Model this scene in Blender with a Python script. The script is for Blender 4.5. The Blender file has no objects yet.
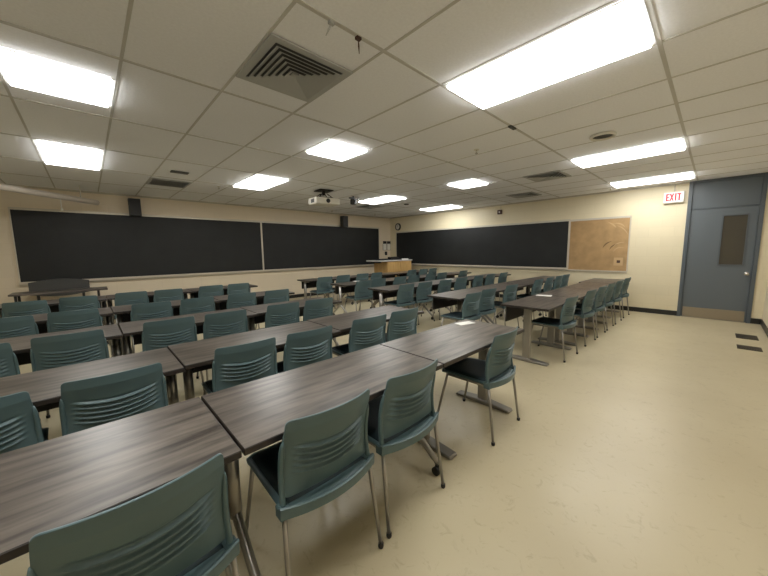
import bpy, math, random
from mathutils import Matrix, Vector
random.seed(7)
S = bpy.context.scene
COL = S.collection
# ------------------------------------------------------------------ camera
CZ = 1.41
cam = bpy.data.cameras.new('camera')
cam.sensor_width = 36.0
cam.lens = 311.8 * 36.0 / 768.0
cam.clip_start = 0.03
camo = bpy.data.objects.new('camera', cam)
COL.objects.link(camo)
Rm = Matrix.Rotation(-0.7564, 3, 'Z') @ Matrix.Rotation(1.452, 3, 'X') @ Matrix.Rotation(-0.0127, 3, 'Z')
camo.matrix_world = Matrix.Translation((0, 0, CZ)) @ Rm.to_4x4()
S.camera = camo
# ------------------------------------------------------------------ world and exposure
w = bpy.data.worlds.new('world'); S.world = w
w.use_nodes = True
w.node_tree.nodes['Background'].inputs[0].default_value = (0.8, 0.85, 1, 1)
w.node_tree.nodes['Background'].inputs[1].default_value = 0.05
LAMP = 6.4                      # ceiling panel emission
LAMP_COL = (1.0, 0.99, 0.955, 1)
S.view_settings.view_transform = 'Standard'
S.view_settings.look = 'None'
S.view_settings.exposure = 1.2
S.view_settings.gamma = 1.0
S.view_settings.use_curve_mapping = False

# ------------------------------------------------------------------ room numbers
XL, XR, YB, YF, H = -2.2, 8.74, -0.67, 8.86, 2.683
GX, GY, TX, TY = 1.498, 1.563, 0.61, 1.22     # ceiling lattice

# ------------------------------------------------------------------ materials
def new_mat(name):
    m = bpy.data.materials.new(name); m.use_nodes = True
    return m, m.node_tree, m.node_tree.nodes['Principled BSDF']
def mat(name, col, rough=0.5, metal=0.0, noise=0.0, nscale=8.0, bump=0.0, bscale=200.0, spec=0.5, coat=0.0):
    m, t, b = new_mat(name)
    b.inputs['Base Color'].default_value = (*col, 1)
    b.inputs['Roughness'].default_value = rough
    b.inputs['Metallic'].default_value = metal
    b.inputs['Specular IOR Level'].default_value = spec
    b.inputs['Coat Weight'].default_value = coat
    tc = t.nodes.new('ShaderNodeTexCoord')
    if noise > 0:
        n = t.nodes.new('ShaderNodeTexNoise'); n.inputs['Scale'].default_value = nscale; n.inputs['Detail'].default_value = 4
        r = t.nodes.new('ShaderNodeMapRange')
        r.inputs['From Min'].default_value = .3; r.inputs['From Max'].default_value = .7
        r.inputs['To Min'].default_value = 1 - noise; r.inputs['To Max'].default_value = 1 + noise
        mx = t.nodes.new('ShaderNodeMix'); mx.data_type = 'RGBA'; mx.blend_type = 'MULTIPLY'; mx.inputs[0].default_value = 1
        mx.inputs[6].default_value = (*col, 1)
        t.links.new(tc.outputs['Object'], n.inputs['Vector']); t.links.new(n.outputs['Fac'], r.inputs['Value'])
        t.links.new(r.outputs[0], mx.inputs[7]); t.links.new(mx.outputs[2], b.inputs['Base Color'])
    if bump > 0:
        n = t.nodes.new('ShaderNodeTexNoise'); n.inputs['Scale'].default_value = bscale
        bp = t.nodes.new('ShaderNodeBump'); bp.inputs['Strength'].default_value = bump; bp.inputs['Distance'].default_value = .002
        t.links.new(tc.outputs['Object'], n.inputs['Vector']); t.links.new(n.outputs['Fac'], bp.inputs['Height'])
        t.links.new(bp.outputs[0], b.inputs['Normal'])
    return m
def emis(name, col, s):
    m, t, b = new_mat(name)
    b.inputs['Base Color'].default_value = (.8, .8, .8, 1)
    b.inputs['Emission Color'].default_value = col
    b.inputs['Emission Strength'].default_value = s
    return m
def wall_mat(name, axis, col, mortar):
    m, t, b = new_mat(name)
    tc = t.nodes.new('ShaderNodeTexCoord'); sp = t.nodes.new('ShaderNodeSeparateXYZ'); cb = t.nodes.new('ShaderNodeCombineXYZ')
    t.links.new(tc.outputs['Object'], sp.inputs[0])
    t.links.new(sp.outputs[axis], cb.inputs[0]); t.links.new(sp.outputs[2], cb.inputs[1])
    br = t.nodes.new('ShaderNodeTexBrick')
    br.inputs['Scale'].default_value = 1.0
    br.inputs['Brick Width'].default_value = .406; br.inputs['Row Height'].default_value = .203
    br.inputs['Mortar Size'].default_value = .006; br.inputs['Mortar Smooth'].default_value = .6
    br.inputs['Color1'].default_value = (*col, 1); br.inputs['Color2'].default_value = (*[c * .97 for c in col], 1)
    br.inputs['Mortar'].default_value = (*mortar, 1)
    t.links.new(cb.outputs[0], br.inputs['Vector'])
    t.links.new(br.outputs['Color'], b.inputs['Base Color'])
    n = t.nodes.new('ShaderNodeTexNoise'); n.inputs['Scale'].default_value = 90
    t.links.new(tc.outputs['Object'], n.inputs['Vector'])
    ad = t.nodes.new('ShaderNodeMath'); ad.operation = 'MULTIPLY_ADD'; ad.inputs[1].default_value = -1.0
    t.links.new(br.outputs['Fac'], ad.inputs[0]); t.links.new(n.outputs['Fac'], ad.inputs[2])
    bp = t.nodes.new('ShaderNodeBump'); bp.inputs['Strength'].default_value = .25; bp.inputs['Distance'].default_value = .004
    t.links.new(ad.outputs[0], bp.inputs['Height']); t.links.new(bp.outputs[0], b.inputs['Normal'])
    b.inputs['Roughness'].default_value = .45
    return m
def wood_mat(name, c1, c2, rough, scale=(1.2, 22, 22), lo=.35, hi=.68, axis_offset=True):
    m, t, b = new_mat(name)
    tc = t.nodes.new('ShaderNodeTexCoord'); mp = t.nodes.new('ShaderNodeMapping')
    mp.inputs['Scale'].default_value = scale
    oi = t.nodes.new('ShaderNodeObjectInfo')
    mu = t.nodes.new('ShaderNodeVectorMath'); mu.operation = 'ADD'
    sc = t.nodes.new('ShaderNodeVectorMath'); sc.operation = 'SCALE'; sc.inputs['Scale'].default_value = .37
    t.links.new(oi.outputs['Location'], sc.inputs[0]); t.links.new(tc.outputs['Object'], mu.inputs[0]); t.links.new(sc.outputs[0], mu.inputs[1])
    t.links.new(mu.outputs[0], mp.inputs['Vector'])
    n = t.nodes.new('ShaderNodeTexNoise'); n.inputs['Scale'].default_value = 1.6; n.inputs['Detail'].default_value = 4; n.inputs['Roughness'].default_value = .55; n.inputs['Distortion'].default_value = .25
    t.links.new(mp.outputs[0], n.inputs['Vector'])
    cr = t.nodes.new('ShaderNodeValToRGB')
    cr.color_ramp.elements[0].position = lo; cr.color_ramp.elements[0].color = (*c1, 1)
    cr.color_ramp.elements[1].position = hi; cr.color_ramp.elements[1].color = (*c2, 1)
    t.links.new(n.outputs['Fac'], cr.inputs[0]); t.links.new(cr.outputs[0], b.inputs['Base Color'])
    b.inputs['Roughness'].default_value = rough
    return m
def floor_mat():
    m, t, b = new_mat('floor_vinyl')
    tc = t.nodes.new('ShaderNodeTexCoord')
    n = t.nodes.new('ShaderNodeTexNoise'); n.inputs['Scale'].default_value = .8; n.inputs['Detail'].default_value = 3
    n2 = t.nodes.new('ShaderNodeTexNoise'); n2.inputs['Scale'].default_value = 14; n2.inputs['Detail'].default_value = 8; n2.inputs['Roughness'].default_value = .7; n2.inputs['Distortion'].default_value = 1.2
    cr = t.nodes.new('ShaderNodeValToRGB')
    cr.color_ramp.elements[0].position = .3; cr.color_ramp.elements[0].color = (.475, .41, .268, 1)
    cr.color_ramp.elements[1].position = .7; cr.color_ramp.elements[1].color = (.545, .48, .325, 1)
    cr2 = t.nodes.new('ShaderNodeValToRGB')
    cr2.color_ramp.elements[0].position = .32; cr2.color_ramp.elements[0].color = (.80, .78, .74, 1)
    cr2.color_ramp.elements[1].position = .44; cr2.color_ramp.elements[1].color = (1, 1, 1, 1)
    mx = t.nodes.new('ShaderNodeMix'); mx.data_type = 'RGBA'; mx.blend_type = 'MULTIPLY'; mx.inputs[0].default_value = .8
    t.links.new(tc.outputs['Object'], n.inputs['Vector']); t.links.new(tc.outputs['Object'], n2.inputs['Vector'])
    t.links.new(n.outputs['Fac'], cr.inputs[0]); t.links.new(n2.outputs['Fac'], cr2.inputs[0])
    t.links.new(cr.outputs[0], mx.inputs[6]); t.links.new(cr2.outputs[0], mx.inputs[7])
    t.links.new(mx.outputs[2], b.inputs['Base Color'])
    n3 = t.nodes.new('ShaderNodeTexNoise'); n3.inputs['Scale'].default_value = 5; n3.inputs['Detail'].default_value = 5
    mr = t.nodes.new('ShaderNodeMapRange'); mr.inputs['To Min'].default_value = .26; mr.inputs['To Max'].default_value = .46
    t.links.new(tc.outputs['Object'], n3.inputs['Vector']); t.links.new(n3.outputs['Fac'], mr.inputs['Value']); t.links.new(mr.outputs[0], b.inputs['Roughness'])
    bp = t.nodes.new('ShaderNodeBump'); bp.inputs['Strength'].default_value = .12; bp.inputs['Distance'].default_value = .003
    t.links.new(n2.outputs['Fac'], bp.inputs['Height']); t.links.new(bp.outputs[0], b.inputs['Normal'])
    return m
M = {}
M['wallx'] = wall_mat('painted_block_side', 1, (.76, .68, .485), (.715, .64, .45))
M['wally'] = wall_mat('painted_block_front', 0, (.76, .66, .50), (.72, .62, .47))
M['floor'] = floor_mat()
M['tile'] = mat('ceiling_tile', (.90, .915, .945), .95, noise=.03, nscale=60, bump=.3, bscale=300)
M['tbar'] = mat('ceiling_grid', (.56, .55, .52), .6)
M['angle'] = mat('wall_angle', (.50, .46, .38), .6)
M['base'] = mat('black_vinyl_base', (.012, .012, .012), .35)
M['lampframe'] = mat('lamp_frame', (.75, .74, .70), .4)
M['lamp'] = emis('lamp_diffuser', LAMP_COL, LAMP)
M['top'] = wood_mat('grey_brown_laminate', (.036, .029, .025), (.165, .141, .119), .31, (1.7, 15, 15), .33, .70)
M['edge'] = mat('table_edge_band', (.022, .017, .014), .45)
M['steel'] = mat('warm_grey_steel', (.34, .325, .295), .32, .85)
M['silver'] = mat('silver_paint', (.24, .225, .20), .4, .6)
M['darkmetal'] = mat('dark_metal', (.03, .028, .026), .45, .3)
M['teal'] = mat('teal_plastic', (.086, .142, .155), .42, bump=.12, bscale=500)
M['tealrim'] = mat('teal_plastic_rail', (.080, .135, .146), .38)
M['pad'] = mat('dark_seat_pad', (.016, .034, .042), .6, bump=.3, bscale=400)
M['rubber'] = mat('black_rubber', (.01, .01, .01), .5)
M['slate'] = mat('blackboard_slate', (.013, .0145, .015), .5, noise=.18, nscale=2.5, spec=.4)
M['alu'] = mat('aluminium_trim', (.60, .55, .46), .4, .3)
M['cork'] = mat('tan_cork', (.42, .27, .125), .75, noise=.16, nscale=5, bump=.6, bscale=120)
M['corklight'] = mat('scuffed_cork', (.55, .38, .20), .8)
M['corkdark'] = mat('dark_scuff', (.17, .105, .045), .8)
M['door'] = mat('slate_blue_paint', (.112, .132, .148), .42)
M['doorframe'] = mat('slate_blue_frame', (.085, .102, .118), .42)
M['kick'] = mat('brushed_kick_plate', (.34, .29, .22), .38, .7)
M['lite'] = mat('dark_door_glass', (.060, .054, .042), .12, spec=.6)
M['chrome'] = mat('chrome', (.75, .74, .72), .18, 1.0)
M['white'] = mat('white_plastic', (.72, .70, .63), .45)
M['paper'] = mat('white_paper', (.82, .81, .78), .8)
M['red'] = emis('exit_red', (.9, .03, .05, 1), .30)
M['red'].node_tree.nodes['Principled BSDF'].inputs['Base Color'].default_value = (.7, .02, .03, 1)
M['exitface'] = emis('exit_face', (1, .80, .70, 1), .12)
M['speaker'] = mat('speaker_grey', (.045, .047, .043), .6)
M['black'] = mat('black_plastic', (.012, .012, .013), .4)
M['oak'] = wood_mat('podium_maple', (.47, .29, .10), (.60, .39, .16), .4, (14, 14, 1.5))
M['grey'] = mat('light_grey_laminate', (.50, .49, .47), .4)
M['vent'] = mat('vent_metal', (.46, .47, .46), .45, .2)
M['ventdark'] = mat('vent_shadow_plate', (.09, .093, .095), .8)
M['grille'] = mat('floor_grille_bronze', (.055, .047, .035), .45, .4)
M['brown'] = mat('brown_clip', (.07, .03, .018), .5)
M['screen'] = mat('screen_housing', (.58, .52, .44), .5)
M['greyboard'] = mat('charcoal_laminate', (.055, .055, .053), .5)

# ------------------------------------------------------------------ mesh helpers
class MB:
    def __init__(s): s.v = []; s.f = []; s.mi = []; s.sm = []
    def add(s, vs, fs, mi=0, smooth=False):
        o = len(s.v); s.v += [tuple(p) for p in vs]
        for f in fs: s.f.append(tuple(o + i for i in f)); s.mi.append(mi); s.sm.append(smooth)
        return s
    def box(s, x0, x1, y0, y1, z0, z1, mi=0, mx=None, bev=0.0):
        if bev > 0:
            b = bev
            vs = []; 
            pts = []
            # chamfered box: 24 vertices
            import itertools
            idx = {}
            for sx, sy, sz in itertools.product((0, 1), repeat=3):
                X = (x0, x1)[sx]; Y = (y0, y1)[sy]; Z = (z0, z1)[sz]
                dx = b if sx == 0 else -b; dy = b if sy == 0 else -b; dz = b if sz == 0 else -b
                idx[(sx, sy, sz, 0)] = len(vs); vs.append((X, Y + dy, Z + dz))
                idx[(sx, sy, sz, 1)] = len(vs); vs.append((X + dx, Y, Z + dz))
                idx[(sx, sy, sz, 2)] = len(vs); vs.append((X + dx, Y + dy, Z))
            fs = []
            cyc = ((0, 0), (1, 0), (1, 1), (0, 1))
            for a in range(3):
                for v_ in (0, 1):
                    q = []
                    for (p, r) in cyc:
                        k = [0, 0, 0]; k[a] = v_; o = [i for i in range(3) if i != a]; k[o[0]] = p; k[o[1]] = r
                        q.append(idx[(*k, a)])
                    fs.append(q)
            for a in range(3):           # edges along axis a
                o = [i for i in range(3) if i != a]
                for p in (0, 1):
                    for r in (0, 1):
                        k0 = [0, 0, 0]; k0[o[0]] = p; k0[o[1]] = r
                        k1 = list(k0); k1[a] = 1
                        fs.append([idx[(*k0, o[0])], idx[(*k0, o[1])], idx[(*k1, o[1])], idx[(*k1, o[0])]])
            for sx, sy, sz in itertools.product((0, 1), repeat=3):
                fs.append([idx[(sx, sy, sz, 0)], idx[(sx, sy, sz, 1)], idx[(sx, sy, sz, 2)]])
            c = Vector(((x0 + x1) / 2, (y0 + y1) / 2, (z0 + z1) / 2))
            ff = []
            for f in fs:
                P = [Vector(vs[i]) for i in f]
                nrm = (P[1] - P[0]).cross(P[2] - P[0])
                cen = sum(P, Vector()) / len(P)
                ff.append(f if nrm.dot(cen - c) > 0 else f[::-1])
            fs = ff
        else:
            vs = [(x0, y0, z0), (x1, y0, z0), (x1, y1, z0), (x0, y1, z0), (x0, y0, z1), (x1, y0, z1), (x1, y1, z1), (x0, y1, z1)]
            fs = [(0, 3, 2, 1), (4, 5, 6, 7), (0, 1, 5, 4), (1, 2, 6, 5), (2, 3, 7, 6), (3, 0, 4, 7)]
        if mx is not None: vs = [tuple(mx @ Vector(v)) for v in vs]
        return s.add(vs, fs, mi)
    def tube(s, pts, r, n=8, mi=0, flat=1.0):
        P = [Vector(p) for p in pts]
        rs = r if isinstance(r, (list, tuple)) else [r] * len(P)
        vs = []; up = None
        for i, p in enumerate(P):
            d = (P[min(i + 1, len(P) - 1)] - P[max(i - 1, 0)]).normalized()
            a = Vector((1, 0, 0)) if abs(d.x) < .9 else Vector((0, 1, 0))
            if up is not None: a = up
            u = (a - d * a.dot(d)).normalized(); up = u
            v = d.cross(u)
            for k in range(n):
                t = 2 * math.pi * k / n
                vs.append(p + u * (rs[i] * math.cos(t)) + v * (rs[i] * flat * math.sin(t)))
        fs = []
        for i in range(len(P) - 1):
            for k in range(n):
                a0 = i * n + k; a1 = i * n + (k + 1) % n
                fs.append((a0, a1, a1 + n, a0 + n))
        o = len(s.v)
        s.add(vs, fs, mi, True)
        s.f.append(tuple(o + k for k in reversed(range(n)))); s.mi.append(mi); s.sm.append(False)
        s.f.append(tuple(o + (len(P) - 1) * n + k for k in range(n))); s.mi.append(mi); s.sm.append(False)
        return s
    def cyl(s, c, r, h, n=20, axis=2, mi=0, r2=None):
        a = Vector(c); d = [0, 0, 0]; d[axis] = h
        return s.tube([a, a + Vector(d)], [r, r if r2 is None else r2], n, mi)
    def prism(s, poly, y0, y1, mi=0, axis=1):
        """extrude polygon (a,b) along axis"""
        n = len(poly)
        def P(a, b, c): return {0: (c, a, b), 1: (a, c, b), 2: (a, b, c)}[axis]
        vs = [P(a, b, y0) for a, b in poly] + [P(a, b, y1) for a, b in poly]
        fs = [tuple(range(n)), tuple(reversed(range(n, 2 * n)))]
        for i in range(n): j = (i + 1) % n; fs.append((i, i + n, j + n, j))
        return s.add(vs, fs, mi)
    def mesh(s, name, mats):
        me = bpy.data.meshes.new(name)
        me.from_pydata(s.v, [], s.f)
        if not isinstance(mats, (list, tuple)): mats = [mats]
        for m in mats: me.materials.append(M[m])
        me.polygons.foreach_set('material_index', s.mi)
        me.polygons.foreach_set('use_smooth', s.sm)
        me.update()
        return me
def ob(name, mb, mats, parent=None, loc=None):
    me = mb.mesh(name, mats) if isinstance(mb, MB) else mb
    o = bpy.data.objects.new(name, me); COL.objects.link(o)
    if parent is not None: o.parent = parent
    if loc: o.location = loc
    return o
def tag(o, label, cat, group=None):
    o['label'] = label; o['category'] = cat
    if group: o['group'] = group
    return o
def thing(name, label, cat, loc=(0, 0, 0), rz=0, group=None):
    o = bpy.data.objects.new(name, None); COL.objects.link(o)
    o.location = loc; o.rotation_euler = (0, 0, rz); o.empty_display_size = .1
    return tag(o, label, cat, group)
def struct(name, mb, mats, parent=None):
    o = ob(name, mb, mats, parent)
    o['kind'] = 'structure'
    return o
def copy_tree(o, parent=None):
    c = o.copy(); COL.objects.link(c)
    if parent is not None: c.parent = parent
    for ch in list(o.children): copy_tree(ch, c)
    return c

# ------------------------------------------------------------------ setting
T = .12
struct('floor', MB().box(XL - T, XR + T, YB - T, YF + T, -.1, 0), 'floor')
struct('wall_front', MB().box(XL, XR, YF, YF + T, 0, H), 'wally')
struct('wall_back', MB().box(XL, XR, YB - T, YB, 0, H), 'wally')
struct('wall_left', MB().box(XL - T, XL, YB - T, YF + T, 0, H), 'wallx')
DY0, DY1 = -.535, .455            # door opening with its frame
wr = MB().box(XR, XR + T, DY1, YF + T, 0, H); wr.box(XR, XR + T, YB - T, DY0, 0, H)
struct('wall_right', wr, 'wallx')
c = MB().box(XL - T, XR + T, YB - T, YF + T, H, H + .08)
k = 0
gxs = [GX + TX * i for i in range(-7, 13) if XL < GX + TX * i < XR]
gys = [GY + TY * j for j in range(-3, 8) if YB < GY + TY * j < YF]
for x in gxs: c.box(x - .009, x + .009, YB, YF, H - .004, H + .01, 1)
for y in gys: c.box(XL, XR, y - .012, y + .012, H - .005, H + .01, 1)
struct('ceiling', c, ['tile', 'tbar'])
struct('trim_1', MB().box(XL, XR, YF - .022, YF, H - .03, H), 'angle')
struct('trim_2', MB().box(XR - .022, XR, DY1, YF - .022, H - .03, H), 'angle')
struct('baseboard_front', MB().box(XL, XR, YF - .012, YF, 0, .10), 'base')
bb = MB().box(XR - .012, XR, DY1, YF - .012, 0, .10); bb.box(XR - .012, XR, YB, DY0, 0, .10)
struct('baseboard_right', bb, 'base')
struct('baseboard_back', MB().box(XL, XR - .012, YB, YB + .012, 0, .10), 'base')
struct('baseboard_left', MB().box(XL, XL + .012, YB + .012, YF - .012, 0, .10), 'base')

# door: frame, upper panel, leaf with glass, plate and knob
fr = MB()
fr.box(XR - .02, XR + T, DY1 - .055, DY1, 0, H); fr.box(XR - .02, XR + T, DY0, DY0 + .055, 0, H)
fr.box(XR - .02, XR + T, DY0 + .055, DY1 - .055, H - .035, H)
fr.box(XR + .01, XR + T, DY0 + .055, DY1 - .055, 2.135, 2.155)
d = bpy.data.objects.new('door_1', None); COL.objects.link(d); d['kind'] = 'structure'; d.location = (XR, 0, 0)
def dpart(name, mb, m, parent=d, label=None):
    mb.v = [(x - XR, y, z) for x, y, z in mb.v]
    o = ob(name, mb, m, parent)
    if label: o['label'] = label
    return o
dpart('door_frame', fr, 'doorframe')
a, b_ = DY0 + .058, DY1 - .058
dpart('transom_panel', MB().box(XR + .022, XR + .06, a, b_, 2.158, H - .036), 'door')
gl0, gl1, gz0, gz1 = -.355, -.055, 1.07, 1.98
lf = MB()
lf.box(XR + .022, XR + .066, a, gl0, .008, 2.13); lf.box(XR + .022, XR + .066, gl1, b_, .008, 2.13)
lf.box(XR + .022, XR + .066, gl0, gl1, .008, gz0); lf.box(XR + .022, XR + .066, gl0, gl1, gz1, 2.13)
dpart('door_leaf', lf, 'door')
e = MB()
for y0, y1, z0, z1 in ((gl0 - .02, gl0, gz0 - .02, gz1 + .02), (gl1, gl1 + .02, gz0 - .02, gz1 + .02), (gl0, gl1, gz0 - .02, gz0), (gl0, gl1, gz1, gz1 + .02)):
    e.box(XR + .012, XR + .022, y0, y1, z0, z1)
dpart('glass_stop', e, 'doorframe')
dpart('door_glass', MB().box(XR + .034, XR + .044, gl0, gl1, gz0, gz1), 'lite')
dpart('kick_plate', MB().box(XR + .017, XR + .0215, a + .02, b_ - .02, .012, .205), 'kick')
hn = MB().cyl((XR + .015, -.42, .905), .032, .008, 20, 0); hn.cyl((XR - .03, -.42, .905), .012, .05, 12, 0)
hn.tube([(XR - .035, -.42, .905), (XR - .05, -.42, .905), (XR - .065, -.42, .905), (XR - .072, -.42, .905)], [.014, .03, .028, .012], 16)
dpart('door_knob', hn, 'chrome')
dpart('threshold', MB().box(XR - .005, XR + T, a, b_, 0, .007), 'kick')

# ------------------------------------------------------------------ ceiling lights
def frame_ring(mb, x0, x1, y0, y1, z0, z1, wdt, mi=0):
    mb.box(x0, x1, y0, y0 + wdt, z0, z1, mi); mb.box(x0, x1, y1 - wdt, y1, z0, z1, mi)
    mb.box(x0, x0 + wdt, y0 + wdt, y1 - wdt, z0, z1, mi); mb.box(x1 - wdt, x1, y0 + wdt, y1 - wdt, z0, z1, mi)
def light(x, y0, ln, label):
    t = thing('ceiling_light', label, 'ceiling light', (x + .305, y0 + ln / 2, H), 0, 'ceiling lights')
    f = MB(); frame_ring(f, -.29, .29, -ln / 2 + .015, ln / 2 - .015, -.012, -.0052, .018)
    ob('light_frame', f, 'lampframe', t)
    ob('diffuser', MB().box(-.27, .27, -ln / 2 + .034, ln / 2 - .034, -.031, -.0055, bev=.003), 'lamp', t)  # lens dropped below the ceiling, its added glowing sides brighten the tiles
CA, CB, CC, CD = GX - 3 * TX, GX + TX, GX + 6 * TX, GX + 10 * TX
Ya, Yb, Yc = GY - TY, 3.393 - .305, GY + 3 * TY
light(CA, Ya, 1.22, 'long white ceiling light at the near left, above the edge of the photo')
light(CB, Ya, 1.22, 'largest bright ceiling light panel at the top right of the photo')
light(CC, Ya, 1.22, 'long ceiling light beside the round ceiling speaker')
light(CD, Ya, 1.22, 'long ceiling light close to the exit sign and door')
light(CA, Yb, .61, 'square ceiling light at the left edge, nearer of two on the left')
light(CB, Yb, .61, 'square ceiling light near the middle, beyond the big air diffuser')
light(CC, Yb, .61, 'square ceiling light in the right half, left of the dull diffuser near the wall')
light(CA, Yc, 1.22, 'ceiling light in front of the projection screen tube on the left')
light(CB, Yc, 1.22, 'ceiling light between the left return grille and the projector')
light(CC, Yc, 1.22, 'ceiling light just right of the black ceiling camera')
light(CD, Yc, 1.22, 'ceiling light nearest the front right corner by the clock')

# air diffusers
def diffuser(x, y, label, s=.3):
    t = thing('air_diffuser', label, 'air vent', (x, y, H), 0, 'ceiling air diffusers')
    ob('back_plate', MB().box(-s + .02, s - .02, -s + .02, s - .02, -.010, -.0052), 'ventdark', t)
    f = MB(); frame_ring(f, -s, s, -s, s, -.016, -.0052, .05)
    ob('vent_frame', f, 'vent', t)
    l = MB()
    nr = 6; r0 = s - .058
    for i in range(nr):
        ro = r0 - i * (r0 - .02) / nr; ri = ro - .030
        zo, zi = -.030, -.014
        vs = []
        for r, z in ((ro, zo), (ri, zi), (ri, zi + .0015), (ro, zo + .0035)):
            vs += [(-r, -r, z), (r, -r, z), (r, r, z), (-r, r, z)]
        fs = []
        for a_ in range(4):
            b2 = (a_ + 1) % 4
            for k_ in range(4):
                k2 = (k_ + 1) % 4
                fs.append((a_ * 4 + k_, b2 * 4 + k_, b2 * 4 + k2, a_ * 4 + k2))
        l.add(vs, fs)
    l.box(-.02, .02, -.02, .02, -.02, -.011)
    ob('louvre', l, 'vent', t)
diffuser(GX - .305, GY + .61, 'large square ceiling air diffuser with nested louvres at the top left')
diffuser(6.0, GY + .58, 'square air diffuser just left of the right-hand long ceiling light')
diffuser(7.62, 3.22, 'square air diffuser near the right wall above the blackboard')
diffuser(6.02, 6.95, 'square air diffuser behind the ceiling light by the camera')
# return grille (left far)
t = thing('return_grille', 'dark slatted return air grille in the ceiling above the left blackboard', 'air vent', (GX - .305, 6.9, H))
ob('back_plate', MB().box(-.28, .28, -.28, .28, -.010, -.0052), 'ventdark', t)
f = MB(); frame_ring(f, -.3, .3, -.3, .3, -.016, -.0052, .03); ob('vent_frame', f, 'vent', t)
l = MB()
for i in range(13): y = -.26 + i * .0433; l.add([(-.27, y - .012, -.024), (.27, y - .012, -.024), (.27, y + .008, -.011), (-.27, y + .008, -.011), (-.27, y - .012, -.022), (.27, y - .012, -.022), (.27, y + .008, -.0102), (-.27, y + .008, -.0102)], [(3, 2, 1, 0), (4, 5, 6, 7), (0, 1, 5, 4), (2, 3, 7, 6), (1, 2, 6, 5), (3, 0, 4, 7)])
ob('slats', l, 'vent', t)
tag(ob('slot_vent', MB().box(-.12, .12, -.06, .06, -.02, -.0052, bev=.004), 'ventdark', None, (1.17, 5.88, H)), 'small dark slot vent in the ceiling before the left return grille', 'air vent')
# round ceiling speaker / detector
t = thing('ceiling_speaker', 'round white-rimmed ceiling speaker with dark face beside the long light', 'ceiling speaker', (4.36, .98, H))
f = MB(); n = 32
vs = []; 
for r, z in ((.125, -.0052), (.13, -.018), (.115, -.034), (.10, -.028), (.10, -.0052)):
    vs += [(r * math.cos(2 * math.pi * k / n), r * math.sin(2 * math.pi * k / n), z) for k in range(n)]
f.add(vs, [(a_ * n + k, a_ * n + (k + 1) % n, (a_ + 1) * n + (k + 1) % n, (a_ + 1) * n + k) for a_ in range(4) for k in range(n)], 0, True)
ob('rim', f, 'white', t); ob('grille', MB().cyl((0, 0, -.014), .10, .0085, 32), 'speaker', t)
tag(ob('grid_clip', MB().box(-.06, .06, -.02, .02, -.022, -.0052, bev=.004), 'speaker', None, (3.34, 1.56, H)), 'small dark clip on the ceiling grid left of the ceiling speaker', 'clip')
# sprinklers
for x, y, lab in ((3.73, 2.2, 'small sprinkler head in the middle of the ceiling between two square lights'), (5.65, 8.3, 'sprinkler head close to the front wall, below the projector'), (7.35, 8.2, 'sprinkler head close to the front right corner'), (8.2, 1.64, 'sprinkler head at the end of the long light near the right wall'), (1.95, 6.65, 'small sprinkler head behind the light left of the projector')):
    t = thing('sprinkler', lab, 'sprinkler', (x, y, H), 0, 'ceiling sprinklers')
    ob('escutcheon', MB().cyl((0, 0, -.012), .035, .0068, 20), 'white', t)
    s_ = MB().cyl((0, 0, -.05), .009, .038, 10); s_.cyl((0, 0, -.056), .02, .006, 16); ob('sprinkler_head', s_, 'chrome', t)
tag(ob('ceiling_sensor', MB().tube([(0, 0, -.0052), (0, 0, -.02), (0, 0, -.026)], [.07, .07, .05], 24), 'speaker', None, (6.5, 5.95, H)), 'small dark round sensor on the ceiling between two far lights', 'sensor')
# hanging clips near the big diffuser
def clip(x, y, m, dx, dy, lab):
    t = thing('ceiling_clip', lab, 'clip', (x, y, H), 0, 'clips hanging from the ceiling grid')
    ob('clip_body', MB().box(-.018, .018, -.014, .014, -.024, -.0052, bev=.004), m, t)
    ob('tail', MB().tube([(0, 0, -.02), (dx * .5, dy * .5, -.045), (dx, dy, -.075)], [.003, .006, .002], 8, 0, .5), m, t)
clip(1.10, 1.563, 'vent', -.02, .03, 'grey clip on the ceiling grid by the large diffuser, leftmost of two')
clip(1.29, 1.563, 'brown', .03, .03, 'brown clip hanging from the ceiling grid by the large diffuser')

# projector
t = thing('projector', 'white projector hanging from the ceiling on a bracket', 'projector', (3.72, 5.75, .03), -.10)
b = MB().box(-.27, .27, -.19, .19, H - .33, H - .20, bev=.018)
ob('body', b, 'white', t)
ob('lens', MB().cyl((0, -.197, H - .265), .045, .02, 20, 1), 'black', t)
ob('vent_panel', MB().box(-.272, -.268, -.10, .05, H - .305, H - .23), 'ventdark', t)
ob('side_cap', MB().box(.262, .274, -.18, .18, H - .32, H - .21), 'paper', t)
m_ = MB().box(-.16, .16, -.12, .12, H - .2, H - .18)
for sx in (-1, 1):
    for sy in (-1, 1): m_.tube([(sx * .15, sy * .1, H - .185), (sx * .05, sy * .04, H - .10)], .01)
m_.cyl((0, 0, H - .13), .03, .09, 14); m_.box(-.15, .15, -.15, .15, H - .05, H - .0353)
ob('ceiling_bracket', m_, 'darkmetal', t)
# camera
t = thing('ceiling_camera', 'black camera hanging from the ceiling right of the projector', 'camera', (4.62, 5.9, 0), .3)
ob('mount', MB().box(-.14, .14, -.03, .03, H - .07, H - .045).cyl((0, 0, H - .06), .02, .055, 12).tube([(.1, 0, H - .06), (.2, .02, H - .03), (.26, .03, H - .01)], .012), 'black', t)
ob('body', MB().box(-.055, .055, -.06, .06, H - .19, H - .07, bev=.015), 'black', t)
ob('lens', MB().cyl((0, -.075, H - .13), .03, .02, 18, 1), 'black', t)
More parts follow.
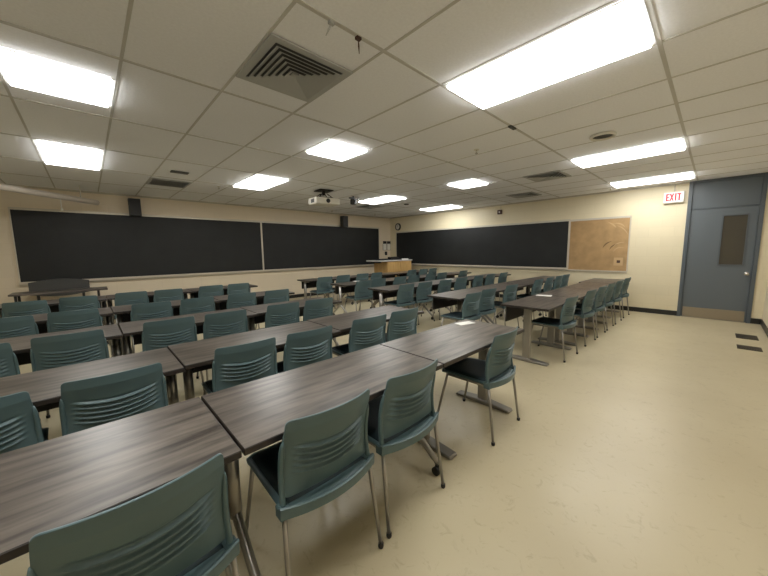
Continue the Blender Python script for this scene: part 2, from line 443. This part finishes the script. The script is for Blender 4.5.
# screen tube: hangs diagonally across the front left corner
P0, P1 = Vector((-1.75, 6.31)), Vector((.25, 8.38))
t = thing('projection_screen', 'rolled cream projection screen tube hanging across the left front corner', 'projection screen', (P1.x, P1.y, 0))
dv = P0 - P1
za = CZ + 1.0
ob('housing', MB().tube([(0, 0, za), (dv.x * .01, dv.y * .01, za), (dv.x, dv.y, za)], [.025, .05, .05], 16), 'screen', t)
ob('end_cap', MB().cyl((dv.x, dv.y, za - .055), .056, .11, 16), 'white', t)
cd = MB().tube([(dv.x * .25, dv.y * .25, za - .04), (dv.x * .25, dv.y * .25, za - .20)], .006, 6)
cd.tube([(dv.x * .25, dv.y * .25, za - .20), (dv.x * .25, dv.y * .25, za - .24)], .018, 8)
ob('pull_cord', cd, 'white', t)
hg = MB()
for q in (.12, .88): hg.tube([(dv.x * q, dv.y * q, za + .045), (dv.x * q, dv.y * q, H - .0055)], .008, 6)
ob('hanger', hg, 'white', t)

# speakers on front wall
for x, lab, tilt in ((.84, 'dark grey wall speaker above the left blackboard', .0), (6.42, 'dark grey wall speaker above the right end of the front blackboards', .0)):
    t = thing('wall_speaker', lab, 'speaker', (x, YF, 0), 0, 'wall speakers')
    z0 = CZ + .82
    ob('cabinet', MB().prism([(-.10, z0), (.10, z0), (.10, z0 + .36), (-.10, z0 + .36)], -.22, -.05), 'speaker', t)
    ob('grille_cloth', MB().box(-.09, .09, -.228, -.2205, z0 + .012, z0 + .348), 'black', t)
    ob('bracket', MB().box(-.04, .04, -.05, 0, z0 + .1, z0 + .26), 'darkmetal', t)

# ------------------------------------------------------------------ blackboards
def board(name, lab, cat, face, a0, a1, z0, z1, surf, grp=None, seams=()):
    """face 'F': on front wall along x; face 'R': on the right wall along y"""
    if face == 'F': t = thing(name, lab, cat, ((a0 + a1) / 2, YF, z0), 0, grp)
    else: t = thing(name, lab, cat, (XR, (a0 + a1) / 2, z0), -math.pi / 2, grp)
    h = z1 - z0; w_ = (a1 - a0) / 2
    ob('writing_surface' if surf == 'slate' else 'cork_panel', MB().box(-w_ + .018, w_ - .018, -.018, -.002, .03, h - .03), surf, t)
    f = MB()
    f.box(-w_, -w_ + .020, -.028, 0, 0, h); f.box(w_ - .020, w_, -.028, 0, 0, h)
    f.box(-w_ + .020, w_ - .020, -.028, 0, h - .045, h); f.box(-w_ + .020, w_ - .020, -.028, 0, 0, .03)
    ob('frame', f, 'alu', t)
    if surf == 'slate':
        r = MB().box(-w_, w_, -.085, -.028, -.012, .004, bev=.003); r.box(-w_, w_, -.09, -.084, -.012, .016)
        r.box(-w_, w_, -.028, 0, -.05, 0)
        ob('chalk_rail', r, 'alu', t)
    return t
board('blackboard', 'long blackboard on the front wall, left of the white divider', 'blackboard', 'F', -.965, 3.62, CZ - .525, CZ + .875, 'slate')
board('blackboard', 'blackboard on the front wall right of the white divider, beside the podium', 'blackboard', 'F', 3.622, 8.12, CZ - .525, CZ + .875, 'slate')
board('blackboard', 'long blackboard on the right wall beside the cork board', 'blackboard', 'R', 2.53, 8.52, CZ - .51, CZ + .715, 'slate')
cb = board('bulletin_board', 'tan cork bulletin board with scuffs on the right wall', 'bulletin board', 'R', 1.325, 2.528, CZ - .55, CZ + .70, 'cork')
# scuffs on the cork (local x runs towards -Y)
sc = MB()
random.seed(3)
for cx, cz, r, a0, a1, mi, wd in ((.33, .50, .20, 100, 165, 1, .014), (.42, .47, .16, 95, 165, 1, .012), (.47, .43, .13, 60, 170, 0, .010), (.50, .47, .20, 80, 150, 0, .010), (.25, .72, .35, 20, 70, 0, .010), (.1, .85, .3, 30, 70, 0, .016), (.35, .9, .2, 30, 100, 0, .012)):
    m2 = []
    for q in range(11):
        a_ = math.radians(a0 + (a1 - a0) * q / 10)
        wq = wd * math.sin(math.pi * (q + .5) / 11)
        for rr in (r - wq, r + wq): m2.append((cx + rr * math.cos(a_) - 0.02, -.0186, cz + rr * math.sin(a_)))
    sc.add(m2, [(2 * q, 2 * q + 1, 2 * q + 3, 2 * q + 2) for q in range(10)], mi)
ob('scuff_marks', sc, ['corklight', 'corkdark'], cb)
t = thing('pinned_note', 'small pale note with a dark red mark pinned to the cork board', 'note', (XR - .0205, 1.50, CZ - .31), -math.pi / 2)
ob('note_sheet', MB().box(-.085, .085, -.002, 0, -.09, .09), 'corklight', t)
ob('note_mark', MB().box(-.03, .035, -.003, -.0021, -.03, .03), 'brown', t)

# exit sign
t = thing('exit_sign', 'lit exit sign with red letters on the wall beside the door', 'exit sign', (XR, .665, 0), -math.pi / 2)
ob('housing', MB().box(-.155, .155, -.075, 0, CZ + .885, CZ + 1.105, bev=.006), 'white', t)
ob('face_panel', MB().box(-.145, .145, -.0785, -.0755, CZ + .90, CZ + 1.09), 'exitface', t)
L = MB(); zb, zt = CZ + .925, CZ + 1.068; yy0, yy1 = -.083, -.079
def bar(x0, x1, z0, z1): L.box(x0, x1, yy0, yy1, z0, z1)
s = .022
x = -.115; bar(x, x + s, zb, zt); bar(x + s, x + .05, zb, zb + s); bar(x + s, x + .05, zt - s, zt); bar(x + s, x + .045, (zb + zt) / 2 - s / 2, (zb + zt) / 2 + s / 2)
x = -.052
for sg in (1, -1):
    xa, xb = (x, x + .048) if sg > 0 else (x + .048, x)
    L.prism([(xa - s / 2, zb), (xa + s / 2, zb), (xb + s / 2, zt), (xb - s / 2, zt)], yy0 - (.0005 if sg > 0 else 0), yy1)
bar(.018, .018 + s, zb, zt)
bar(.05, .11, zt - s, zt); bar(.072, .072 + s, zb, zt - s)
ob('letters', L, 'red', t)
ob('conduit', MB().tube([(0, -.015, CZ + 1.10), (0, -.015, H - .031)], .008, 8), 'alu', t)

# small box on right wall, clock, switch plates, phone
t = thing('strobe_alarm', 'small dark brown alarm box high on the right wall with a conduit', 'alarm', (XR, 4.35, 0), -math.pi / 2)
ob('box', MB().box(-.065, .065, -.05, 0, CZ + 1.0, CZ + 1.12, bev=.006), 'brown', t)
ob('lens', MB().cyl((0, -.058, CZ + 1.06), .022, .01, 14, 1), 'paper', t)
ob('conduit', MB().tube([(.02, -.012, CZ + 1.12), (.02, -.012, H - .031)], .007, 8), 'alu', t)
t = thing('wall_clock', 'round black-rimmed wall clock on the right wall near the front corner', 'clock', (XR, 8.42, CZ + .90), -math.pi / 2)
ob('face', MB().cyl((0, -.03, 0), .099, .012, 32, 1), 'white', t)
r = MB(); n = 32; vs = []
for rr, y in ((.135, 0), (.135, -.04), (.10, -.046), (.098, -.03)):
    vs += [(rr * math.cos(2 * math.pi * k / n), y, rr * math.sin(2 * math.pi * k / n)) for k in range(n)]
r.add(vs, [(a_ * n + k, a_ * n + (k + 1) % n, (a_ + 1) * n + (k + 1) % n, (a_ + 1) * n + k) for a_ in range(3) for k in range(n)], 0, True)
ob('rim', r, 'black', t)
hh = MB().box(-.006, .006, -.034, -.0305, -.01, .07); hh.box(-.055, .01, -.036, -.0342, -.005, .005); ob('hands', hh, 'black', t)
for x, lab in ((8.42, 'control plate on the front wall right of the blackboard, left one'), (8.635, 'control plate on the front wall right of the blackboard, one nearer the corner')):
    t = thing('wall_touchscreen', lab, 'touchscreen', (x, YF, CZ + .17), 0, 'control plates by the podium')
    ob('plate', MB().box(-.085, .085, -.014, 0, -.14, .10), 'white', t)
    ob('plate_outline', MB().box(-.09, .09, -.012, -.001, -.15, -.141).box(-.094, -.086, -.012, -.001, -.15, .1).box(.086, .094, -.012, -.001, -.15, .1), 'darkmetal', t)
    ob('display', MB().box(-.085, .085, -.03, 0, .101, .20, bev=.004), 'black', t)
tag(ob('wall_phone', MB().box(-.05, .05, -.05, 0, -.07, .07, bev=.01), 'black', None, (8.47, YF, CZ - .10)), 'small black phone on the front wall just above the podium', 'phone')

# ------------------------------------------------------------------ podium
px0, px1, py0, py1 = 7.06, 8.22, 7.3, 7.95
t = thing('podium', 'maple instructor podium desk with light grey top by the front corner', 'podium', ((px0 + px1) / 2, (py0 + py1) / 2, 0))
ox, oy = (px0 + px1) / 2, (py0 + py1) / 2
ob('cabinet', MB().box(px0 - ox, px1 - ox, py0 - oy, py1 - oy, .08, 1.055), 'oak', t)
ob('plinth', MB().box(px0 - ox + .03, px1 - ox - .03, py0 - oy + .03, py1 - oy - .03, 0, .08), 'base', t)
ob('desktop', MB().box(6.72 - ox, px1 + .03 - ox, py0 - .03 - oy, py1 + .02 - oy, 1.058, 1.10, bev=.008), 'grey', t)
ob('bracket', MB().box(6.78 - ox, px0 - ox, -.02, .02, 1.0, 1.057), 'darkmetal', t)
ob('door', MB().box(px0 - ox + .02, -.005, py0 - oy - .012, py0 - oy - .001, .12, 1.03).box(.005, px1 - ox - .02, py0 - oy - .012, py0 - oy - .001, .12, 1.03), 'oak', t)
zt = 1.10
tag(ob('monitor', MB().box(-.28, .28, -.03, .0, .01, .045).box(-.28, .28, -.2, -.0, 0, .012), 'black', None, (7.2, 7.72, zt)), 'low black monitor panel lying on the left of the podium top', 'monitor')
tag(ob('control_console', MB().prism([(-.12, 0), (.12, 0), (.12, .10), (-.12, .03)], -.22, .22, 0, 0), 'black', None, (7.70, 7.6, zt)), 'black control console on the podium top', 'console')
tag(ob('paper_stack', MB().box(-.12, .12, -.15, .15, 0, .03), 'paper', None, (8.06, 7.55, zt)), 'small stack of papers at the right end of the podium', 'papers')

# ------------------------------------------------------------------ front left table with upright folded table behind
t = thing('side_table', 'dark rectangular side table under the left blackboard', 'table', (-.41, 7.95, 0))
ob('tabletop', MB().box(-.57, .63, -.25, .2, .755, .785, bev=.004), 'top', t)
for sx in (-1, 1):
    for sy in (-1, 1): ob('leg', MB().box(sx * .50 - .016, sx * .50 + .016, sy * .17 - .035, sy * .17 - .003, 0, .754), 'darkmetal', t)
t = thing('folded_table', 'dark grey rounded table top folded upright behind the side table', 'table', (-.42, 8.45, 0))
poly = []
for q in range(13): a_ = q / 12; poly.append((.40 - .80 * a_, .915 + .05 * math.sin(math.pi * a_)))
for q in range(13): a_ = q / 12; poly.append((-.40 + .80 * a_, .69 - .05 * math.sin(math.pi * a_)))
ob('folded_top', MB().prism(poly, -.015, .015), 'greyboard', t)
for sx in (-1, 1):
    lg = MB().box(sx * .3 - .02, sx * .3 + .02, .016, .05, .06, .8); lg.tube([(sx * .3, -.2, .07), (sx * .3, .03, .09), (sx * .3, .22, .07)], .015)
    l_ = ob('leg', lg, 'darkmetal', t)
    cs = MB().cyl((sx * .3 - .012, -.2, .03), .03, .024, 14, 0); cs.cyl((sx * .3 - .012, .22, .03), .03, .024, 14, 0); cs.box(sx*.3-.008, sx*.3+.008, -.205, -.195, .03, .07); cs.box(sx*.3-.008, sx*.3+.008, .215, .225, .03, .07)
    ob('caster', cs, 'rubber', l_)

# ------------------------------------------------------------------ tables
TW, TD, TH = 1.178, .58, .72
def table_proto(kind):
    t = bpy.data.objects.new('training_table', None); COL.objects.link(t)
    hx, hy = TW / 2, TD / 2
    tp = MB().box(-hx, hx, -hy, hy, TH - .028, TH, 0, None, .003)
    # edge band: recolour side faces
    for i, f in enumerate(tp.f):
        zz = [tp.v[j][2] for j in f]
        if min(zz) < TH - .001: tp.mi[i] = 1
    ob('tabletop', tp, ['top', 'edge'], t)
    ob('modesty_panel', MB().box(-hx + .10, hx - .10, hy - .045, hy - .03, TH - .24, TH - .028), 'darkmetal', t)
    ob('under_beam', MB().box(-hx + .15, hx - .15, -.03, .03, TH - .075, TH - .04), 'darkmetal', t)
    for sx in (-1, 1):
        x = sx * (hx - (.16 if kind == 'flat' else .075))
        if kind == 'flat':
            c_ = MB().box(x - .026, x + .026, -.045, .045, .03, TH - .04, bev=.008); c_.box(x - .03, x + .03, -.2, .2, TH - .04, TH - .0285)
            lg = ob('leg', c_, 'steel', t)
            ft = MB()
            vs = []
            for y, hw, zt_ in ((-.265, .036, .018), (-.255, .042, .026), (0, .046, .045), (.255, .042, .026), (.265, .036, .018)):
                vs += [(x - hw, y, .006), (x + hw, y, .006), (x + hw, y, zt_ - .006), (x + hw - .006, y, zt_), (x - hw + .006, y, zt_), (x - hw, y, zt_ - .006)]
            fs = [(i * 6 + k, i * 6 + (k + 1) % 6, (i + 1) * 6 + (k + 1) % 6, (i + 1) * 6 + k) for i in range(4) for k in range(6)]
            fs += [tuple(reversed(range(6))), tuple(range(24, 30))]
            ft.add(vs, fs)
            ob('foot', ft, 'silver', lg)
            g = MB()
            for y in (-.235, .235): g.cyl((x, y, 0), .018, .008, 12)
            ob('glide', g, 'rubber', lg)
        else:
            c_ = MB().tube([(x, 0, TH - .04), (x, 0, .28), (x, 0, .25)], [.03, .03, .022], 14, 0, 1.4)
            c_.box(x - .03, x + .03, -.2, .2, TH - .04, TH - .0285)
            lg = ob('leg', c_, 'steel', t)
            ft = MB()
            for sy in (-1, 1): ft.tube([(x, 0, .285), (x, sy * .03, .27), (x, sy * .24, .105), (x, sy * .265, .09), (x, sy * .275, .06)], [.02, .021, .019, .018, .010], 12)
            ob('foot', ft, 'steel', lg)
            for sy in (-1, 1):
                g = MB().cyl((x - .022, sy * .275, .027), .027, .016, 18, 0); g.cyl((x + .006, sy * .275, .027), .027, .016, 18, 0); g.cyl((x - .006, sy * .275, .027), .012, .012, 10, 0)
                g.cyl((x, sy * .275, .045), .014, .02, 12)
                ob('caster', g, 'rubber', lg)
    return t
protos = {'flat': table_proto('flat'), 'caster': table_proto('caster')}
used = {'flat': False, 'caster': False}
TABLES = []
CHAIRS = []
def put_table(x0, y0, kind, lab, grp):
    if not used[kind]: o = protos[kind]; used[kind] = True
    else: o = copy_tree(protos[kind])
    o.location = (x0 + TW / 2, y0 + TD / 2, 0)
    tag(o, lab, 'table', grp)
    TABLES.append((o, kind))
    return o
ORD = ['leftmost', 'middle', 'rightmost']
LR = [('nearest', .34, 1.09), ('second', .375, 2.20), ('third', .165, 3.50), ('fourth', .165, 4.88), ('farthest', .165, 6.49)]
for ri, (rn, xj, y0) in enumerate(LR):
    for k in range(3):
        kind = 'flat' if (k == 2 and ri == 0) else 'caster'
        put_table(xj + (k - 1) * 1.186, y0 + (k - 1) * (.035 if ri else 0), kind, 'grey-brown laminate table, %s of three in the %s row of the left block' % (ORD[k], rn), 'tables in the left block')
RR = [('nearest', 1.26), ('second', 2.44), ('third', 3.86), ('fourth', 5.10), ('farthest', 6.58)]
O4 = ['first', 'second', 'third', 'fourth']
for ri, (rn, y0) in enumerate(RR):
    for k in range(4):
        dy = .06 if (ri == 0 and k == 3) else 0
        kind = 'flat' if ri == 0 else 'caster'
        put_table(3.765 + k * 1.19, y0 + dy, kind, 'grey-brown laminate table, %s from the aisle in the %s row of the right block' % (O4[k], rn), 'tables in the right block')

# ------------------------------------------------------------------ chairs
def smooth(a, b, t):
    t = max(0, min(1, (t - a) / (b - a))); return t * t * (3 - 2 * t)
ZT, ZB = .808, .472
def back_y(x, z):
    u = (z - .42) / (ZT - .42)
    y = -.190 + .022 * math.sin(math.pi * min(1, u * 1.15)) - .032 * u * u       # lumbar bulge then recline
    y -= .052 * (1 - (x / .205) ** 2) * smooth(.38, .62, z)                         # concave towards the sitter
    return y
def chair_proto():
    t = bpy.data.objects.new('stacking_chair', None); COL.objects.link(t)
    # --- backrest: a thin shell with five louvre ridges
    NX, NZ = 36, 126
    mb = MB(); th = .009
    front, rear = [], []
    for j in range(NZ + 1):
        v = j / NZ
        for i in range(NX + 1):
            u = math.sin(math.pi / 2 * (2 * i / NX - 1))
            topz = ZT - .006 * u * u; botz = ZB + .0 * u
            # rounded corners
            cr = .020
            hw = .204 + .006 * math.sin(math.pi * v) - .004 * v
            x = u * hw
            e_ = max(0, abs(x) - (hw - cr)) / cr
            drop = cr * (1 - math.sqrt(max(0, 1 - e_ * e_)))
            z = (botz + drop * 1.0) + ((topz - drop) - (botz + drop)) * v
            y = back_y(x, z)
            # louvres: arcs rising to the sides
            zc = z - .75 * x * x
            s_ = (zc - .545) / .027
            ridge = 0
            if 0 <= s_ < 5:
                p = s_ - math.floor(s_)
                fade = smooth(.150, .115, abs(x)) if False else (1 - smooth(.135, .172, abs(x)))
                ridge = -.013 * fade * (math.sin(math.pi * p / .5) if p < .5 else -.35 * math.sin(math.pi * (p - .5) / .5))
            front.append((x, y + th * .5, z)); rear.append((x, y - th * .5 + ridge, z))
    n1 = NX + 1; N = n1 * (NZ + 1)
    vs = rear + front
    fs = []
    for j in range(NZ):
        for i in range(NX):
            a_ = j * n1 + i
            fs.append((a_, a_ + 1, a_ + n1 + 1, a_ + n1))
            fs.append((N + a_, N + a_ + n1, N + a_ + n1 + 1, N + a_ + 1))
    for i in range(NX):
        fs.append((i, N + i, N + i + 1, i + 1)); a_ = NZ * n1 + i; fs.append((a_, a_ + 1, N + a_ + 1, N + a_))
    for j in range(NZ):
        a_ = j * n1; fs.append((a_, a_ + n1, N + a_ + n1, N + a_)); a_ = j * n1 + NX; fs.append((a_, N + a_, N + a_ + n1, a_ + n1))
    mb.add(vs, fs, 0, True)
    bk = ob('backrest', mb, 'teal', t)
    # side rails: from the seat up the flanks of the shell
    for sx in (-1, 1):
        pts = []
        for q in range(12):
            z = .432 + (.715 - .432) * q / 11
            x = sx * (.205 + .006 * (1 - q / 11))
            pts.append((x, back_y(sx * .203, z) - .002, z))
        rl = MB().tube(pts, [.012, .012] + [.011] * 8 + [.009, .004], 10, 0, 1.2)
        ob('side_rail', rl, 'tealrim', bk)
    # --- seat shell
    st = MB(); NX2, NY2 = 16, 18
    top, bot = [], []
    for j in range(NY2 + 1):
        v = j / NY2
        for i in range(NX2 + 1):
            u = 2 * i / NX2 - 1
            yy = -.20 + .44 * v
            hw = .222 - .012 * v
            cr = .05
            ey = max(0, (yy - (.24 - cr))) / cr
            hw -= cr * (1 - math.sqrt(max(0, 1 - ey * ey)))
            x = u * hw
            z = .440 + .006 * u * u - .012 * smooth(.8, 1, v) - .010 * (1 - u * u) * math.sin(math.pi * min(1, v * 1.2))
            if v < .12: yy -= .047 * (1 - u * u) * (1 - v / .12)
            top.append((x, yy, z)); bot.append((x * .985, yy - (.004 if v > .5 else 0), z - .016))
    n1 = NX2 + 1; N = n1 * (NY2 + 1)
    fs = []
    for j in range(NY2):
        for i in range(NX2):
            a_ = j * n1 + i
            fs.append((a_, a_ + 1, a_ + n1 + 1, a_ + n1)); fs.append((N + a_, N + a_ + n1, N + a_ + n1 + 1, N + a_ + 1))
    for i in range(NX2):
        fs.append((i, N + i, N + i + 1, i + 1)); a_ = NY2 * n1 + i; fs.append((a_, a_ + 1, N + a_ + 1, N + a_))
    for j in range(NY2):
        a_ = j * n1; fs.append((a_, a_ + n1, N + a_ + n1, N + a_)); a_ = j * n1 + NX2; fs.append((a_, N + a_, N + a_ + n1, a_ + n1))
    st.add(top + bot, fs, 0, True)
    # rear band
    vs = []; K = 16
    for q in range(K + 1):
        u = 2 * q / K - 1; x = .232 * u; y = -.197 - .052 * (1 - u * u)
        zt_ = .463 - .004 * (1 - u * u)
        vs += [(x, y, .412), (x, y - .012, .414), (x, y - .015, zt_ - .004), (x, y - .008, zt_), (x, y + .004, zt_ - .006)]
    fs = [(q * 5 + k, q * 5 + (k + 1) % 5, (q + 1) * 5 + (k + 1) % 5, (q + 1) * 5 + k) for q in range(K) for k in range(5)]
    fs += [(4, 3, 2, 1, 0), tuple(K * 5 + k for k in range(5))]
    st.add(vs, fs, 0, False)
    for sx in (-1, 1): st.box(sx * .212 - .020, sx * .212 + .020, -.212, -.16, .405, .456, 0, None, .006)
    ob('seat', st, 'teal', t)
    # pad
    pd = MB(); top = []; bot = []
    for j in range(13):
        for i in range(15):
            u = 2 * i / 14 - 1; v = j / 12
            yy = -.182 + .409 * v; hw = .198 - .012 * v
            ey = max(0, yy - .182) / .045; hw -= .045 * (1 - math.sqrt(max(0, 1 - ey * ey)))
            edge = min(1, (1 - abs(u)) * 6, v * 8, (1 - v) * 8)
            z = .447 + .012 * math.sqrt(max(0, edge)) - .008 * (1 - u * u) * math.sin(math.pi * v) - .010 * smooth(.85, 1, v)
            top.append((u * hw, yy, z)); bot.append((u * hw, yy, .430))
    N = 15 * 13; fs = []
    for j in range(12):
        for i in range(14): a_ = j * 15 + i; fs.append((a_, a_ + 1, a_ + 16, a_ + 15))
    for i in range(14): fs.append((i, N + i, N + i + 1, i + 1)); a_ = 180 + i; fs.append((a_, a_ + 1, N + a_ + 1, N + a_))
    for j in range(12): a_ = j * 15; fs.append((a_, a_ + 15, N + a_ + 15, N + a_)); a_ += 14; fs.append((a_, N + a_, N + a_ + 15, a_ + 15))
    pd.add(top + bot, fs, 0, True)
    ob('seat_pad', pd, 'pad', t)
    # frame under the seat
    uf = MB()
    for sx in (-1, 1): uf.tube([(sx * .196, -.17, .412), (sx * .190, .17, .412)], .010, 8)
    uf.tube([(-.19, .12, .412), (.19, .12, .412)], .009, 8); uf.tube([(-.19, -.10, .412), (.19, -.10, .412)], .009, 8)
    ob('under_frame', uf, 'steel', t)
    for sx, sy in ((-1, -1), (1, -1), (-1, 1), (1, 1)):
        if sy < 0: a0, a1 = (sx * .212, -.195, .42), (sx * .230, -.250, .012)
        else: a0, a1 = (sx * .192, .165, .42), (sx * .222, .250, .012)
        A, B = Vector(a0), Vector(a1)
        l_ = ob('leg', MB().tube([A, A.lerp(B, .5), B], [.0105, .0100, .0092], 10), 'steel', t)
        ob('glide', MB().tube([B + Vector((0, 0, .012)), B + Vector((0, 0, -.004)), (B.x, B.y, 0)], [.0130, .0138, .011], 10), 'rubber', l_)
    return t
cp = chair_proto(); first = [True]
def put_chair(x, ytop, rz, lab, grp):
    if first[0]: o = cp; first[0] = False
    else: o = copy_tree(cp)
    a_ = math.radians(rz)
    # the corners of the back's top edge sit at local y -.222
    o.location = (x - .228 * math.sin(a_), ytop + .228 * math.cos(a_), 0)
    o.rotation_euler = (0, 0, a_)
    tag(o, lab, 'chair', grp)
    CHAIRS.append(o)
ON = ['leftmost', 'second from left', 'third from left', 'fourth from left', 'fifth from left', 'sixth from left', 'seventh from left']
k_ = .60 / .62
LC = [
 ('nearest', [(.05, .985, 3), (.665, 1.015, 0), (1.19, 1.03, 1), (2.24, 1.03, 2)]),
 ('second', [(-.45, 2.09, 1), (.05, 2.10, 1), (.745, 2.15, -1), (1.22, 2.155, 0), (1.87, 2.16, -2), (2.35, 2.17, -1)]),
 ('third', [(-.65, 3.38, 0), (-.165, 3.42, -1), (.51, 3.45, 0), (.99, 3.46, -1), (1.66, 3.485, 0), (2.12, 3.49, -2)]),
 ('fourth', [(-.66, 4.76, 0), (-.165, 4.79, -1), (.53, 4.79, -1), (1.045, 4.83, 1), (1.64, 4.84, 0), (2.19, 4.84, 0)]),
 ('farthest', [(-.66, 6.24, -3), (-.15, 6.34, -2), (.46, 6.40, 0), (.955, 6.36, 0), (1.64, 6.46, 0), (2.13, 6.45, 0)]),
]
RC = [
 ('nearest', [(4.43, 1.25, -2), (5.34, 1.21, -2), (5.97, 1.20, -1), (6.60, 1.20, 0), (7.22, 1.19, -1), (7.97, 1.19, -2)]),
 ('second', [(3.95, 2.31, -1), (4.5, 2.37, -3), (5.28, 2.36, -3), (6.54, 2.39, -1), (7.16, 2.39, 0), (7.74, 2.39, -1), (8.2, 2.39, -2)]),
 ('third', [(4.17, 3.80, 0), (4.69, 3.79, -2), (5.31, 3.76, -1), (5.95, 3.79, -3), (6.68, 3.79, 0), (7.26, 3.79, -1), (7.95, 3.79, -1)]),
 ('fourth', [(4.11, 4.94, -2), (4.62, 5.04, -1), (5.31, 5.05, 0), (5.80, 5.05, -1), (6.47, 5.05, 0), (6.96, 5.05, 0), (8.0, 5.05, -1)]),
 ('farthest', [(4.12, 6.42, -2), (4.74, 6.52, 0), (5.38, 6.52, 0), (5.9, 6.52, 1), (7.4, 6.52, 0), (7.98, 6.52, 0), (8.45, 6.52, 0)]),
]
def tidy(cs):
    """keep neighbours in a row apart and their backs clear of the table edge"""
    xs = [c[0] for c in cs]
    for _ in range(30):
        for i in range(len(xs) - 1):
            g = .492 - (xs[i + 1] - xs[i])
            if g > 0: xs[i] -= g / 2; xs[i + 1] += g / 2
        xs[-1] = min(xs[-1], XR - .27)
    out = []
    for x, (_, y, rz) in zip(xs, cs):
        for o, kind in TABLES:
            tx, ty = o.location.x, o.location.y - TD / 2
            if abs(tx - x) < TW / 2 + .22 and abs(ty - y) < .3: y = min(y, ty - .056)
        out.append((x, y, rz))
    return out
for rn, cs in LC:
    for i, (x, y, rz) in enumerate(tidy(cs)):
        put_chair(x, y, rz, 'teal chair with dark seat, %s, in the %s row of the left block' % (ON[i], rn), 'chairs in the left block')
for rn, cs in RC:
    for i, (x, y, rz) in enumerate(tidy(cs)):
        put_chair(x, y, rz, 'teal chair with dark seat, %s, in the %s row of the right block' % (ON[i], rn), 'chairs in the right block')

# table legs sit where they clear the chairs pushed under that table
for o, kind in TABLES:
    inset = .16 if kind == 'flat' else .075
    legs = [c_ for c_ in o.children if c_.name.startswith('leg')]
    near = [c_.location.x for c_ in CHAIRS if 0 < o.location.y - c_.location.y + .3 < .6 and abs(c_.location.x - o.location.x) < TW / 2 + .3]
    for l_, sx in zip(legs, (-1, 1)):
        best = None
        for q in range(0, 60):
            ins = .032 + q * .008
            lx = o.location.x + sx * (TW / 2 - ins)
            clear = min([abs(lx - cx) for cx in near], default=1)
            cost = abs(ins - inset) + 10 * max(0, .30 - clear)
            if best is None or cost < best[0]: best = (cost, ins)
        l_.location.x = -sx * (best[1] - inset)

# ------------------------------------------------------------------ small things
def sheet(x, y, rz, lab, sx=.06, sy=.10):
    mx = Matrix.Rotation(rz, 4, 'Z')
    tag(ob('paper_sheet', MB().box(-sx, sx, -sy, sy, 0, .003, 0, mx), 'paper', None, (x, y, TH + .0005)), lab, 'paper', 'papers left on tables')
sheet(2.53, 1.575, 1.3, 'white paper near the end of the nearest left-block row, by the aisle', .045, .09)
sheet(4.86, 1.70, .2, 'white paper on the nearest row of the right block')
sheet(4.45, 5.60, .4, 'white paper on the fourth row of the right block')
sheet(6.2, 4.3, .3, 'white paper on the third row of the right block')
for x, y, lab in ((7.37, -.435, 'dark metal floor grille closest to the door'), (6.57, -.425, 'dark metal floor grille farther from the door')):
    t = thing('floor_grille', lab, 'floor grille', (x, y, 0), 0, 'floor grilles by the door')
    hx = .18 if x > 7 else .13
    ob('grille_frame', MB().box(-hx, hx, -.115, .115, .0005, .004), 'grille', t)
    b = MB()
    for i in range(9): yy = -.095 + i * .0238; b.box(-hx + .02, hx - .02, yy - .004, yy + .004, .0045, .009)
    ob('bars', b, 'grille', t)
